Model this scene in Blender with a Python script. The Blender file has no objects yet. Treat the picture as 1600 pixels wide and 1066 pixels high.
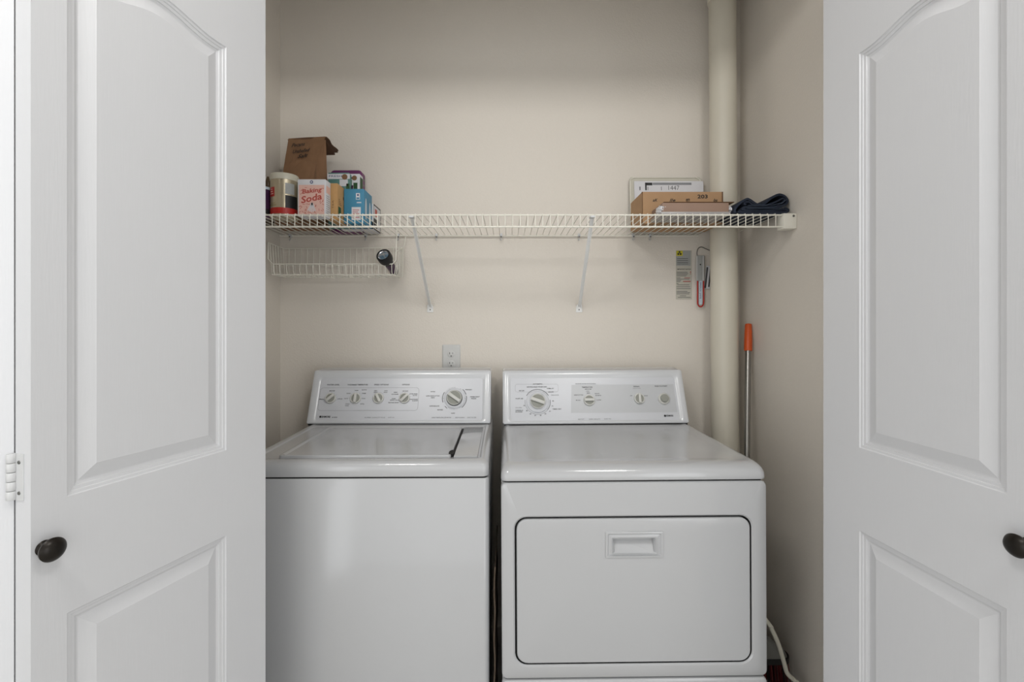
import bpy, bmesh, math, random
from mathutils import Vector, Matrix
C = bpy.context.scene
COL = C.collection
PI = math.pi
rnd = random.Random(7)

# ------------------------------------------------------------------ camera, light, exposure
CAMH = 1.27
FPX, CX, HY = 740.0, 795.0, 508.0        # focal length, vanishing column and horizon of the 1600 x 1066 photo
cd = bpy.data.cameras.new('camera'); cam = bpy.data.objects.new('camera', cd); COL.objects.link(cam)
cam.location = (0, 0, CAMH); cam.rotation_euler = (PI/2, 0, 0)
cd.sensor_width = 36; cd.lens = FPX/1600*36; cd.clip_start = .02
cd.shift_x = (800-CX)/1600; cd.shift_y = (HY-533)/1600
C.camera = cam
C.view_settings.view_transform = 'Standard'; C.view_settings.look = 'None'
C.view_settings.gamma = 1; C.view_settings.use_curve_mapping = False
C.view_settings.exposure = 0.0

w = bpy.data.worlds.new('world'); C.world = w; w.use_nodes = True
bg = w.node_tree.nodes['Background']; bg.inputs[0].default_value = (.93, .96, 1, 1); bg.inputs[1].default_value = .3

def area(name, loc, target, sx, sy, power, col):
    l = bpy.data.lights.new(name, 'AREA'); l.shape = 'RECTANGLE'; l.size = sx; l.size_y = sy
    l.energy = power; l.color = col
    o = bpy.data.objects.new(name, l); COL.objects.link(o); o.location = loc
    o.rotation_euler = (Vector(target)-Vector(loc)).to_track_quat('-Z', 'Y').to_euler()
    return o
for sx in (-1, 1):                        # the two ceiling lamps of the hall
    area('ceiling_lamp_light', (sx*.62, -.05, 2.66), (sx*.45, .9, .6),   .44, .44, 12.5, (1, .985, .96))
area('back_fill_light', (0, -3.55, 1.3), (0, 1, 1.3), 4.4, 2.5, 26, (.93, .965, 1))  # added fill across the hall wall, sized for even reflections; no window there
for sx in (-1, 1):                        # added side fills that brighten the door leaves
    area('side_fill_light', (sx*2.25, -1.3, 1.2), (0, -.3, 1.2), 3.2, 2.4, 44, (.93, .965, 1))

# ------------------------------------------------------------------ materials
def lin(c):
    c = c/255
    return c/12.92 if c <= .04045 else ((c+.055)/1.055)**2.4
def rgb(r, g, b): return (lin(r), lin(g), lin(b), 1)
MATS = {}
def mat(name, col, rough=.5, metal=0, bump=0, scale=60, var=.03, stretch=None, spec=.5, coat=0, detail=2, trans=0):
    if name in MATS: return MATS[name]
    m = bpy.data.materials.new(name); m.use_nodes = True; nt = m.node_tree
    b = nt.nodes['Principled BSDF']
    tc = nt.nodes.new('ShaderNodeTexCoord'); mp = nt.nodes.new('ShaderNodeMapping')
    nz = nt.nodes.new('ShaderNodeTexNoise'); nz.inputs['Scale'].default_value = scale; nz.inputs['Detail'].default_value = detail
    nt.links.new(tc.outputs['Object'], mp.inputs[0]); nt.links.new(mp.outputs[0], nz.inputs['Vector'])
    if stretch: mp.inputs['Scale'].default_value = stretch
    mx = nt.nodes.new('ShaderNodeMix'); mx.data_type = 'RGBA'
    c = rgb(*col)
    mx.inputs['A'].default_value = tuple(max(0, v*(1-var)) for v in c[:3])+(1,)
    mx.inputs['B'].default_value = tuple(min(1, v*(1+var)) for v in c[:3])+(1,)
    nt.links.new(nz.outputs['Fac'], mx.inputs['Factor']); nt.links.new(mx.outputs['Result'], b.inputs['Base Color'])
    b.inputs['Roughness'].default_value = rough; b.inputs['Metallic'].default_value = metal
    b.inputs['Specular IOR Level'].default_value = spec; b.inputs['Coat Weight'].default_value = coat
    b.inputs['Coat Roughness'].default_value = .08
    if trans: b.inputs['Transmission Weight'].default_value = trans
    if bump:
        bp = nt.nodes.new('ShaderNodeBump'); bp.inputs['Strength'].default_value = bump; bp.inputs['Distance'].default_value = .002
        nt.links.new(nz.outputs['Fac'], bp.inputs['Height']); nt.links.new(bp.outputs[0], b.inputs['Normal'])
    MATS[name] = m
    return m
M_wall = mat('orange_peel_wall_paint', (226, 219, 209), .6, bump=.45, scale=170, var=.02, spec=.3)
M_white = mat('white_room_paint', (228, 226, 222), .8)
M_floor = mat('beige_carpet', (214, 210, 204), .95, bump=.5, scale=400, var=.15)
M_door = mat('white_woodgrain_door', (212, 213, 216), .36, bump=.1, scale=60, stretch=(5, 5, .35), var=.01, detail=5)
M_enamel = mat('white_enamel', (181, 182, 184), .15, coat=.4, var=.006, scale=4)
M_cons = mat('white_console_plastic', (212, 214, 217), .22, coat=.3, var=.006, scale=4)
M_face = mat('white_printed_faceplate', (210, 212, 217), .3, var=.006, scale=4)
M_faceg = mat('pale_grey_print', (196, 198, 201), .34, var=.01)
M_print = mat('grey_print_ink', (60, 61, 64), .5)
M_printl = mat('pale_print_ink', (140, 142, 146), .5)
M_black = mat('black_ink', (22, 22, 24), .5)
M_gap = mat('black_rubber_and_gap_shade', (16, 16, 15), .8)  # rubber feet, and the shade put as black into the machine gaps
M_knobw = mat('ivory_knob_plastic', (210, 210, 205), .35)
M_knobg = mat('grey_knob_insert', (150, 151, 143), .5, bump=.3, scale=600)
M_bronze = mat('oil_rubbed_bronze', (34, 30, 26), .32, metal=.6)
M_bracket = mat('white_enamelled_steel', (242, 242, 240), .35)
M_hinge = mat('white_painted_metal', (206, 207, 208), .35)
M_wire = mat('white_vinyl_wire', (236, 233, 222), .35)
M_galv = mat('zinc_metal', (170, 172, 172), .35, metal=.7)
M_screw = mat('dull_steel', (110, 110, 108), .45, metal=.8)
M_pvc = mat('cream_painted_pipe', (211, 205, 190), .42, var=.03, scale=7)
M_bag = mat('kraft_paper', (136, 102, 74), .85, bump=.4, scale=40, var=.1)
M_bagd = mat('kraft_paper_inside', (104, 76, 56), .9, var=.08)
M_carton = mat('corrugated_cardboard', (178, 143, 108), .85, var=.06, scale=30)
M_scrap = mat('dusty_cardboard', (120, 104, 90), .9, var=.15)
M_cardedge = mat('cardboard_edge', (110, 80, 55), .9)
M_tan = mat('tan_carton', (190, 150, 100), .8, var=.05)
M_paper = mat('white_paper', (222, 222, 226), .8)
M_cream = mat('cream_card', (204, 200, 186), .7)
M_red = mat('red_print', (176, 36, 30), .45)
M_pink = mat('pink_print', (232, 190, 178), .6, var=.08, scale=200)
M_rose = mat('rose_print', (190, 84, 74), .6)
M_blue = mat('blue_carton', (66, 138, 172), .55)
M_navyink = mat('navy_print', (40, 52, 110), .5)
M_lblue = mat('pale_blue_print', (200, 212, 222), .6)
M_dkgreen = mat('dark_green_print', (44, 82, 44), .55)
M_green = mat('green_print', (58, 140, 82), .5, var=.15, scale=50)
M_teal = mat('teal_print', (96, 140, 134), .5, var=.15, scale=60)
M_olive = mat('olive_print', (122, 104, 60), .6)
M_purple = mat('purple_plastic', (110, 50, 100), .4)
M_dpurple = mat('dark_purple_plastic', (64, 30, 66), .3)
M_tin = mat('pale_gold_tin', (196, 184, 158), .26, metal=.55)
M_tinlid = mat('pale_lid_plastic', (204, 200, 184), .4)
M_navy = mat('navy_denim', (34, 42, 58), .9, bump=.6, scale=900, var=.15)
M_seam = mat('denim_seam', (70, 82, 98), .9)
M_kraftwrap = mat('brown_wrapped_board', (150, 124, 108), .7, var=.1, scale=14)
M_filmg = mat('grey_film', (168, 164, 164), .3, var=.1, scale=30)
M_film = mat('clear_film', (226, 226, 230), .15, var=.01, spec=.6)
M_orange = mat('orange_plastic', (206, 84, 28), .42)
M_steel = mat('brushed_steel_tube', (150, 148, 144), .28, metal=.9)
M_yellow = mat('yellow_print', (206, 196, 40), .6)
M_label = mat('sticker_paper', (196, 192, 180), .6)
M_greylab = mat('grey_label_print', (166, 168, 166), .6, var=.08, scale=300)
M_cable = mat('white_cable_jacket', (228, 225, 210), .5)
M_bristr = mat('red_bristles', (96, 24, 26), .7)
M_bristk = mat('black_bristles', (30, 28, 28), .7)
M_greyp = mat('grey_plastic', (120, 120, 116), .5)
M_brown = mat('brown_glass', (84, 66, 44), .3)
M_refl = mat('flashlight_reflector', (215, 215, 220), .12, metal=.9)
M_plate = mat('white_outlet_plastic', (206, 206, 204), .35)
def glass():
    m = bpy.data.materials.new('clear_plastic_sleeve'); m.use_nodes = True
    b = m.node_tree.nodes['Principled BSDF']
    b.inputs['Base Color'].default_value = (.8, .82, .83, 1); b.inputs['Roughness'].default_value = .2
    b.inputs['Alpha'].default_value = .35
    return m
M_clear = glass()

# ------------------------------------------------------------------ helpers
OFF = {}
def at(px, py, Y):
    """world point that lies Y metres in front of the camera position at a measured direction"""
    return Vector(((px-CX)/FPX*Y, Y, CAMH+(HY-py)/FPX*Y))
def X_(px, Y): return (px-CX)/FPX*Y
def Z_(py, Y): return CAMH+(HY-py)/FPX*Y

def thing(name, label, cat, loc=(0, 0, 0), rot=(0, 0, 0), group=None):
    o = bpy.data.objects.new(name, None); COL.objects.link(o); o.empty_display_size = .05
    o.location = loc; o.rotation_euler = rot; OFF[o] = Vector(loc)
    if label: o['label'] = label
    if cat: o['category'] = cat
    if group: o['group'] = group
    return o
def tag(o, label, cat, group=None):
    o['label'] = label; o['category'] = cat
    if group: o['group'] = group
    return o
def B(): return bmesh.new()
def obj(name, bm, mats, parent=None, smooth=True, origin=None, angle=35):
    if not isinstance(mats, (list, tuple)): mats = [mats]
    bmesh.ops.recalc_face_normals(bm, faces=bm.faces[:])
    me = bpy.data.meshes.new(name); bm.to_mesh(me); bm.free()
    for m in mats: me.materials.append(m)
    o = bpy.data.objects.new(name, me); COL.objects.link(o)
    if parent is not None:
        off = OFF[parent]; me.transform(Matrix.Translation(-off)); o.parent = parent; OFF[o] = off
    else:
        if origin is None:
            zs = [v.co.z for v in me.vertices]; xs = [v.co.x for v in me.vertices]; ys = [v.co.y for v in me.vertices]
            origin = ((min(xs)+max(xs))/2, (min(ys)+max(ys))/2, min(zs))
        off = Vector(origin); me.transform(Matrix.Translation(-off)); o.location = off; OFF[o] = off
    if smooth:
        me.polygons.foreach_set('use_smooth', [True]*len(me.polygons))
        me.set_sharp_from_angle(angle=math.radians(angle))
    return o
def struct(name, bm, m, parent=None, smooth=False):
    o = obj(name, bm, m, parent, smooth)
    if parent is None: o['kind'] = 'structure'
    return o
def setm(fs, m):
    for f in fs: f.material_index = m
def box(bm, x0, x1, y0, y1, z0, z1, bev=0, m=0, seg=2, M=None):
    g = bmesh.ops.create_cube(bm, size=1)
    vs = g['verts']
    for v in vs:
        v.co = Vector((x0+(v.co.x+.5)*(x1-x0), y0+(v.co.y+.5)*(y1-y0), z0+(v.co.z+.5)*(z1-z0)))
    if M is not None:
        for v in vs: v.co = M @ v.co
    fs = list({f for v in vs for f in v.link_faces}); setm(fs, m)
    if bev:
        es = list({e for v in vs for e in v.link_edges})
        r = bmesh.ops.bevel(bm, geom=es, offset=bev, segments=seg, affect='EDGES', profile=.5)
        setm(r['faces'], m)
def rr(x0, x1, y0, y1, r, n=6):
    out = []
    for cx, cy, a in ((x1-r, y0+r, -90), (x1-r, y1-r, 0), (x0+r, y1-r, 90), (x0+r, y0+r, 180)):
        for i in range(n+1):
            t = math.radians(a+90*i/n); out.append((cx+r*math.cos(t), cy+r*math.sin(t)))
    return out
def loops(bm, ls, cap0=True, cap1=True, m=0, ms=None, closed=True):
    V = [[bm.verts.new(p) for p in l] for l in ls]
    n = len(V[0])
    for k in range(len(V)-1):
        for i in range(n if closed else n-1):
            j = (i+1) % n
            try:
                f = bm.faces.new((V[k][i], V[k][j], V[k+1][j], V[k+1][i])); f.material_index = ms[k] if ms else m
            except ValueError: pass
    if cap0: f = bm.faces.new(V[0]); f.material_index = ms[0] if ms else m
    if cap1: f = bm.faces.new(V[-1][::-1]); f.material_index = ms[-1] if ms else m
    return V
def tube(bm, pts, r, n=8, m=0, cap=True, closed=False):
    pts = [Vector(p) for p in pts]; ls = []
    N = len(pts); up = None
    for i, p in enumerate(pts):
        if closed: t = (pts[(i+1) % N]-pts[i-1]).normalized()
        else: t = (pts[min(i+1, N-1)]-pts[max(i-1, 0)]).normalized()
        if up is None: up = Vector((0, 0, 1)) if abs(t.z) < .9 else Vector((0, 1, 0))
        a = t.cross(up).normalized(); b = a.cross(t).normalized(); up = b
        rad = r[i] if isinstance(r, (list, tuple)) else r
        ls.append([p+a*rad*math.cos(2*PI*k/n)+b*rad*math.sin(2*PI*k/n) for k in range(n)])
    if closed: ls.append(ls[0][:])
    loops(bm, ls, cap and not closed, cap and not closed, m)
def lathe(bm, prof, M, n=24, m=0, ms=None):
    ls = []
    for r, h in prof:
        r = max(r, .00005)
        ls.append([M @ Vector((r*math.cos(2*PI*k/n), r*math.sin(2*PI*k/n), h)) for k in range(n)])
    loops(bm, ls, True, True, m, ms)
def smooth_path(pts, k=6):
    P = [Vector(p) for p in pts]; out = []
    for i in range(len(P)-1):
        p0 = P[max(i-1, 0)]; p1 = P[i]; p2 = P[i+1]; p3 = P[min(i+2, len(P)-1)]
        for j in range(k):
            t = j/k
            out.append(.5*((2*p1)+(p2-p0)*t+(2*p0-5*p1+4*p2-p3)*t*t+(3*p1-p0-3*p2+p3)*t**3))
    out.append(P[-1]); return out
def quad(bm, pts, m=0):
    f = bm.faces.new([bm.verts.new(p) for p in pts]); f.material_index = m
def text(bm, s, M, width, height=None, m=0, shear=0, bold=0, align='CENTER'):
    """flat lettering in the plane of M (x right, y up, z off the surface), fitted to a width and a cap height"""
    c = bpy.data.curves.new('t', 'FONT'); c.body = s; c.shear = shear; c.offset = bold; c.resolution_u = 2
    o = bpy.data.objects.new('t', c); COL.objects.link(o)
    bpy.context.view_layer.update()
    me = bpy.data.meshes.new_from_object(o.evaluated_get(bpy.context.evaluated_depsgraph_get()))
    bpy.data.objects.remove(o); bpy.data.curves.remove(c)
    xs = [v.co.x for v in me.vertices]; ys = [v.co.y for v in me.vertices]
    if not xs: return
    wx = max(xs)-min(xs); hy = max(ys)-min(ys); sx = width/wx; sy = sx if height is None else height/hy
    ox = {'CENTER': (min(xs)+max(xs))/2, 'LEFT': min(xs), 'RIGHT': max(xs)}[align]; oy = (min(ys)+max(ys))/2
    me.transform(M @ Matrix.Diagonal((sx, sy, 1, 1)) @ Matrix.Translation((-ox, -oy, 0)))
    tmp = bmesh.new(); tmp.from_mesh(me); bpy.data.meshes.remove(me)
    vm = {v: bm.verts.new(v.co) for v in tmp.verts}
    for f in tmp.faces:
        g = bm.faces.new([vm[v] for v in f.verts]); g.material_index = m
    tmp.free()
def frame(o, x, z):
    """matrix with origin o, local x axis x and local z (outward normal) axis z"""
    x = Vector(x).normalized(); z = Vector(z).normalized(); y = z.cross(x)
    return Matrix(((x.x, y.x, z.x, o[0]), (x.y, y.y, z.y, o[1]), (x.z, y.z, z.z, o[2]), (0, 0, 0, 1)))
FRONT = lambda x, y, z: frame((x, y, z), (1, 0, 0), (0, -1, 0))      # a plane that faces the camera side
RIGHT = lambda x, y, z: frame((x, y, z), (0, 1, 0), (1, 0, 0))       # a plane that faces +X
def bar(bm, M, x0, x1, y0, y1, m=0, h=0):
    quad(bm, [M @ Vector((x0, y0, h)), M @ Vector((x1, y0, h)), M @ Vector((x1, y1, h)), M @ Vector((x0, y1, h))], m)

# ------------------------------------------------------------------ the room
XL, XR, YB = -.96, .972, 1.99
HEAD = 2.42; FY0, FY1 = 1.10, 1.215
b = B(); box(b, XL-.1, XR+.1, YB, YB+.1, 0, 2.75); struct('wall_back', b, M_wall)
b = B(); box(b, XL-.1, XL, FY1, YB, 0, 2.75); struct('wall_left', b, M_wall)
b = B(); box(b, XR, XR+.1, FY1, YB, 0, 2.75); struct('wall_right', b, M_wall)
b = B(); box(b, -2.3, 2.3, -3.6, YB, -.1, 0); struct('floor', b, M_floor)
b = B(); box(b, XL-.1, XR+.1, FY0, YB+.1, 2.75, 2.85); box(b, -2.3, 2.3, -3.6, FY0, 2.72, 2.85); struct('ceiling', b, M_white)
b = B(); box(b, -2.3, -.93, FY0, FY1, 0, 2.75); box(b, .98, 2.3, FY0, FY1, 0, 2.75); box(b, -.93, .98, FY0, FY1, HEAD, 2.75)
struct('wall_front', b, M_wall)
b = B(); box(b, -2.4, -2.3, -3.6, FY1, 0, 2.72); struct('wall_hall_left', b, M_white)
b = B(); box(b, 2.3, 2.4, -3.6, FY1, 0, 2.72); struct('wall_hall_right', b, M_white)
b = B(); box(b, -2.4, 2.4, -3.7, -3.6, 0, 2.72); struct('wall_hall_back', b, M_white)

# ------------------------------------------------------------------ bifold doors
DW, DT, DH = .443, .035, 2.395
def leaf_face(side):
    """one moulded two-panel leaf: x from the closet end (0) to the apex (DW), face at y=0 looking to +y*side"""
    bm = B(); zb = .02
    a, wd = .1075, .29
    prof = [(0, 0), (.0015, -.0022), (.006, -.0028), (.007, -.0045), (.0125, -.0052), (.0135, -.007), (.0175, -.0085), (.0195, -.0085), (.041, -.0016), (.042, -.0012)]
    N = 28
    def camber(u): return .020*.5*(1-math.cos(2*PI*min(max((u-.06)/.88, 0), 1)))
    def outline(d, z0, z1, arch):
        x0, x1 = a+d, a+wd-d
        pts = [(x0, z0+d), (x1, z0+d)]
        for i in range(N+1):
            u = 1-i/N; pts.append((x0+(x1-x0)*u, z1-d+(camber(u) if arch else 0)))
        return pts
    def P(x, y, z): return Vector((x, y*side, z))
    for z0, z1, arch in ((.999, 1.871, True), (.23, .815, False)):
        loops(bm, [[P(x, h, z) for x, z in outline(d, z0, z1, arch)] for d, h in prof], False, True)
    def q(x0, x1, z0, z1): quad(bm, [P(x0, 0, z0), P(x1, 0, z0), P(x1, 0, z1), P(x0, 0, z1)])
    q(0, a, zb, DH); q(a+wd, DW, zb, DH); q(a, a+wd, zb, .23); q(a, a+wd, .815, .999)
    for i in range(N):
        u0, u1 = i/N, (i+1)/N
        quad(bm, [P(a+wd*u0, 0, 1.871+camber(u0)), P(a+wd*u1, 0, 1.871+camber(u1)), P(a+wd*u1, 0, DH), P(a+wd*u0, 0, DH)])
    for pts in (((0, 0, zb), (0, 0, DH), (0, -DT, DH), (0, -DT, zb)), ((DW, 0, zb), (DW, -DT, zb), (DW, -DT, DH), (DW, 0, DH)),
                ((0, 0, DH), (DW, 0, DH), (DW, -DT, DH), (0, -DT, DH)), ((0, 0, zb), (0, -DT, zb), (DW, -DT, zb), (DW, 0, zb)),
                ((0, -DT, zb), (0, -DT, DH), (DW, -DT, DH), (DW, -DT, zb))):
        quad(bm, [P(*p) for p in pts])
    bmesh.ops.remove_doubles(bm, verts=bm.verts[:], dist=.00005)
    return bm
def leaf(name, end, th, side, label):
    o = obj(name, leaf_face(side), M_door, None, False, (0, 0, 0))
    OFF[o] = Vector((0, 0, 0))
    d = (math.sin(th), -math.cos(th))
    o.location = (end[0], end[1], 0); o.rotation_euler = (0, 0, math.atan2(d[1], d[0]))
    o['kind'] = 'structure'; o['label'] = label
    return o
def knob_on(o, side, zk):
    M = frame((.4275, 0, zk), (1, 0, 0), (0, side, 0))
    b = B()
    lathe(b, [(.0105, 0), (.0115, .0015), (.0085, .004), (.0065, .008), (.0075, .0125), (.0135, .0155), (.0172, .0185), (.0178, .0215), (.0150, .0255), (.0095, .0285), (.004, .0298), (0, .030)], M, 32)
    k = obj('door_knob', b, M_bronze, o); k['label'] = 'dark bronze round knob'
def hinge_on(o, side, zc):
    b = B(); y = -(DT+.0015)*side
    for k in range(5):
        z0 = zc-.035+k*.014
        lathe(b, [(.0058, z0+.0004), (.0062, z0+.001), (.0062, z0+.0130), (.0058, z0+.0136)], Matrix.Translation((DW+.004, y, 0)), 14)
    box(b, DW, DW+.0016, y, y+.022*side, zc-.035, zc+.035)
    box(b, DW, DW+.0016, y-.003*side, y-.024*side, zc-.035, zc+.035)
    for yy in (.013, -.015):
        for zz in (.022, -.024):
            lathe(b, [(.0028, 0), (.0024, .0012), (0, .0014)], frame((DW+.0016, y+yy*side, zc+zz), (0, 1, 0), (1, 0, 0)), 10, 1)
    obj('hinge', b, [M_hinge, M_screw], o)
D1 = leaf('door_1', (-.579, 1.127), -.3016, 1, 'white moulded bifold leaf with round knob left of the closet opening')
knob_on(D1, 1, .932); hinge_on(D1, 1, 1.042); hinge_on(D1, 1, 1.86); hinge_on(D1, 1, .26)
D3 = leaf('door_3', (.7672, 1.1549), .0758, -1, 'white moulded bifold leaf with round knob right of the closet opening')
knob_on(D3, -1, .931); hinge_on(D3, -1, 1.042); hinge_on(D3, -1, 1.86); hinge_on(D3, -1, .26)
# the second leaf of each pair folds back behind the first, from the apex to the jamb
def rear_leaf(name, apex, ang, side, label):
    # its own x=DW end sits at the apex
    d = Vector((math.cos(ang), math.sin(ang)))
    end = Vector(apex)-d*DW
    o = obj(name, leaf_face(side), M_door, None, False, (0, 0, 0))
    o.location = (end.x, end.y, 0); o.rotation_euler = (0, 0, ang); o['kind'] = 'structure'; o['label'] = label
    return o
aL = math.atan2(-.954, .30)               # from the left jamb out to the apex
rear_leaf('door_2', (-.7815, .7055), aL, -1, 'white bifold leaf folded behind the left leaf, only its edge in view')
aR = math.atan2(-.985, -.17)
rear_leaf('door_4', (.877, .716), aR, 1, 'white bifold leaf folded behind the right leaf')

# ------------------------------------------------------------------ machines
DECK = CAMH-.372
def cabinet_loops(bm, x0, x1, y0, y1, levels, r=.014, m=0, n=6, cap0=True, cap1=True):
    """levels: (inset, z)"""
    loops(bm, [[(x, y, z) for x, y in rr(x0+i, x1-i, y0+i, y1-i, max(r-i*.3, .003), n)] for i, z in levels], cap0, cap1, m)
CB_Y, CT_Y, CH = 1.77, 1.85, .194          # console foot and top, depth into the closet; console height
SL = Vector((0, CT_Y-CB_Y, CH)); SLN = SL.normalized(); NRM = Vector((0, -CH, CT_Y-CB_Y)).normalized()
C0 = Vector((0, CB_Y, DECK+.003))
def face_at(px, py, h=.0):
    """point of the sloping console face seen in a measured direction"""
    d = Vector(((px-CX)/FPX, 1, (HY-py)/FPX)); o = Vector((0, 0, CAMH))
    t = (C0+NRM*h-o).dot(NRM)/d.dot(NRM); return o+d*t
def FM(px, py, h=.0, rot=0):
    p = face_at(px, py, 0)+NRM*h
    return frame(p, (1, 0, 0), NRM) @ Matrix.Rotation(math.radians(rot), 4, 'Z')
REC = -.003                                # the printed face is sunk this far
def FT(bm, s, px, py, wpx, hpx, m=0, **k):
    k['bold'] = max(k.get('bold', 0), .02)
    text(bm, s, FM(px, py, REC+.0007), wpx*1.8/FPX, hpx*1.95/FPX, m, **k)
def console(parent, x0, x1, pl, pr, pt, pb):
    """body with a sunk printed face; pl..pb are the sunk area's edges as (x, v) metres"""
    Lh = SL.length
    def P(u, v, h): return C0+Vector((u, 0, 0))+SLN*v+NRM*h
    b = B(); n = 6
    o = rr(x0, x1, 0, Lh, .008, n); i1 = rr(pl, pr, pb, pt, .014, n); i2 = rr(pl+.004, pr-.004, pb+.003, pt-.004, .011, n)
    back = [Vector((p[0], 0, 0)) for p in o]
    ring0 = [P(x+(.004 if x < (x0+x1)/2 else -.004), v, -.012) for x, v in rr(x0-.004, x1+.004, -.001, Lh+.001, .008, n)]
    rear = []
    for x, v in rr(x0, x1, 0, Lh, .008, n):
        t = v/Lh; rear.append(Vector((x, 1.925, C0.z+v*SLN.z+.002*(t > .5))))
    mid = [P(x, v, -.010) for x, v in rr(x0, x1, 0, Lh, .008, n)]
    e1 = [P(x, v, -.003) for x, v in rr(x0+.001, x1-.001, .001, Lh-.001, .008, n)]
    e2 = [P(x, v, 0) for x, v in rr(x0+.005, x1-.005, .003, Lh-.005, .009, n)]
    e3 = [P(x, v, .0015) for x, v in rr(x0+.014, x1-.014, .006, Lh-.014, .012, n)]
    e4 = [P(x, v, .0005) for x, v in rr(pl-.002, pr+.002, pb-.001, pt+.003, .014, n)]
    e5 = [P(x, v, REC) for x, v in i2]
    loops(b, [rear, mid, e1, e2, e3, e4, e5], True, False)
    c = obj('console', b, M_cons, parent)
    b = B(); f = [P(x, v, REC) for x, v in i2]; b.faces.new([b.verts.new(p) for p in f])
    fp = obj('faceplate', b, M_face, c)
    b = B(); box(b, x0+.006, x1-.006, CB_Y+.004, 1.92, DECK-.004, DECK+.006)
    obj('console_gap_strip', b, M_gap, c)  # black strip filling the gap under the console foot
    return c, fp
def ring(bm, px0, px1, py0, py1, r=.008, wd=.0007, m=0):
    a = face_at(px0, py1); c = face_at(px1, py0); a2 = face_at(px0, py0)
    v0 = (a-C0).dot(SLN); v1 = (c-C0).dot(SLN)
    xa, xb = a.x, c.x
    L = []
    for k in (0, wd):
        L.append([C0+Vector((x, 0, 0))+SLN*v+NRM*(REC+.0006) for x, v in rr(xa+k, xb-k, v0+k, v1-k, r-k, 6)])
    loops(bm, L, False, False, m)
def control_knob(parent, px, py, r, ang, name='control_knob'):
    M = FM(px, py, REC)
    b = B()
    lathe(b, [(r, .0004), (r, .006), (r*.95, .0085), (r*.80, .0088), (r*.78, .0072), (r*.77, .0068)], M, 28)
    k = obj(name, b, M_knobw, parent)
    b = B(); lathe(b, [(r*.78, .0069), (r*.78, .0074), (r*.1, .0075)], M, 28); obj('grip_insert', b, M_knobg, k)
    b = B(); R = M @ Matrix.Rotation(math.radians(ang), 4, 'Z')
    box(b, -r*.86, r*.86, -r*.24, r*.24, .0072, .0165, .0014, M=R); obj('grip_bar', b, M_knobw, k)
    return k

# ---- washing machine
wx0, wx1, wy0 = -.748, -.058, 1.286
W = thing('washing_machine', 'white top-loading washing machine on the left under the wire basket', 'washing machine', ((wx0+wx1)/2, wy0+.32, 0), (0, 0, .012))
b = B(); cabinet_loops(b, wx0, wx1, wy0, 1.925, [(.01, .03), (0, .034), (0, .848), (.002, .852), (.01, .853)], .016); obj('cabinet', b, M_enamel, W)
b = B(); cabinet_loops(b, wx0+.006, wx1-.006, wy0+.004, 1.92, [(0, .84), (0, .862)], .012)
obj('rim_gap_shade', b, M_gap, W)  # black core stands for the shade in the gap below the rim
for sx in (wx0+.05, wx1-.05):
    for sy in (wy0+.06, 1.87): b = B(); lathe(b, [(.02, 0), (.02, .01), (.012, .012), (.012, .04)], Matrix.Translation((sx, sy, 0)), 16); obj('leveling_foot', b, M_gap, W)
b = B(); n = 6                            # top shell: rolled rim, then the deck with a shallow tray for the lid
L = []
for i, z in ((.008, .856), (.001, .857), (0, .860), (0, .880), (.002, .888), (.007, .8945), (.015, DECK), (.022, DECK+.001)):
    L.append([(x, y, z) for x, y in rr(wx0+i, wx1-i, wy0+i, 1.925-i*.3, .018, n)])
for x0, x1, y0, y1, z, r in ((wx0+.032, wx1-.024, wy0+.036, 1.745, DECK, .016), (wx0+.036, wx1-.028, wy0+.041, 1.742, DECK-.004, .014)):
    L.append([(x, y, z) for x, y in rr(x0, x1, y0, y1, r, n)])
loops(b, L, True, True); obj('top_shell', b, M_enamel, W)
lx0, lx1, lyf, lyb = -.652, -.166, 1.333, 1.712
b = B(); L = []
for i, z in ((0, DECK-.0045), (0, DECK+.002), (.0015, DECK+.0045), (.005, DECK+.0055), (.010, DECK+.0045), (.014, DECK+.0012), (.03, DECK+.0005)):
    L.append([(x, y, z) for x, y in rr(lx0+i, lx1-i*.3, lyf+i*.6, lyb-i*.5, .012, n)])
loops(b, L, True, True); lid = obj('lid', b, M_enamel, W)
b = B(); box(b, lx1+.007, wx1-.034, lyf+.004, lyb, DECK-.0045, DECK+.0012, .0008); obj('side_plate', b, M_enamel, W)
b = B(); box(b, lx1-.0005, lx1+.0072, lyf+.03, lyb-.01, DECK-.004, DECK-.0008)
M = Matrix.Translation((lx1-.0010, lyf+.030, 0)) @ Matrix.Diagonal((.68, 1.9, 1, 1)); lathe(b, [(.0125, DECK-.003), (.0125, DECK+.0056), (.006, DECK+.0060)], M, 20)
obj('lid_slot_shade', b, M_gap, W)  # black piece stands for the dark of the open slot and finger hole
cW, fW = console(W, -.755, -.066, -.728, -.094, .180, .010)
b = B()
ring(b, 497, 656, 605.5, 641.5, .012, .0008, 1)
for s, px, wp in (('WATER LEVEL', 522, 20), ('WASH/RINSE TEMPERATURE', 560, 32), ('SPEED OPTIONS', 597, 23), ('OPTIONS', 635, 12)): FT(b, s, px, 601, wp, 1.9, 0, bold=.01)
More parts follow.
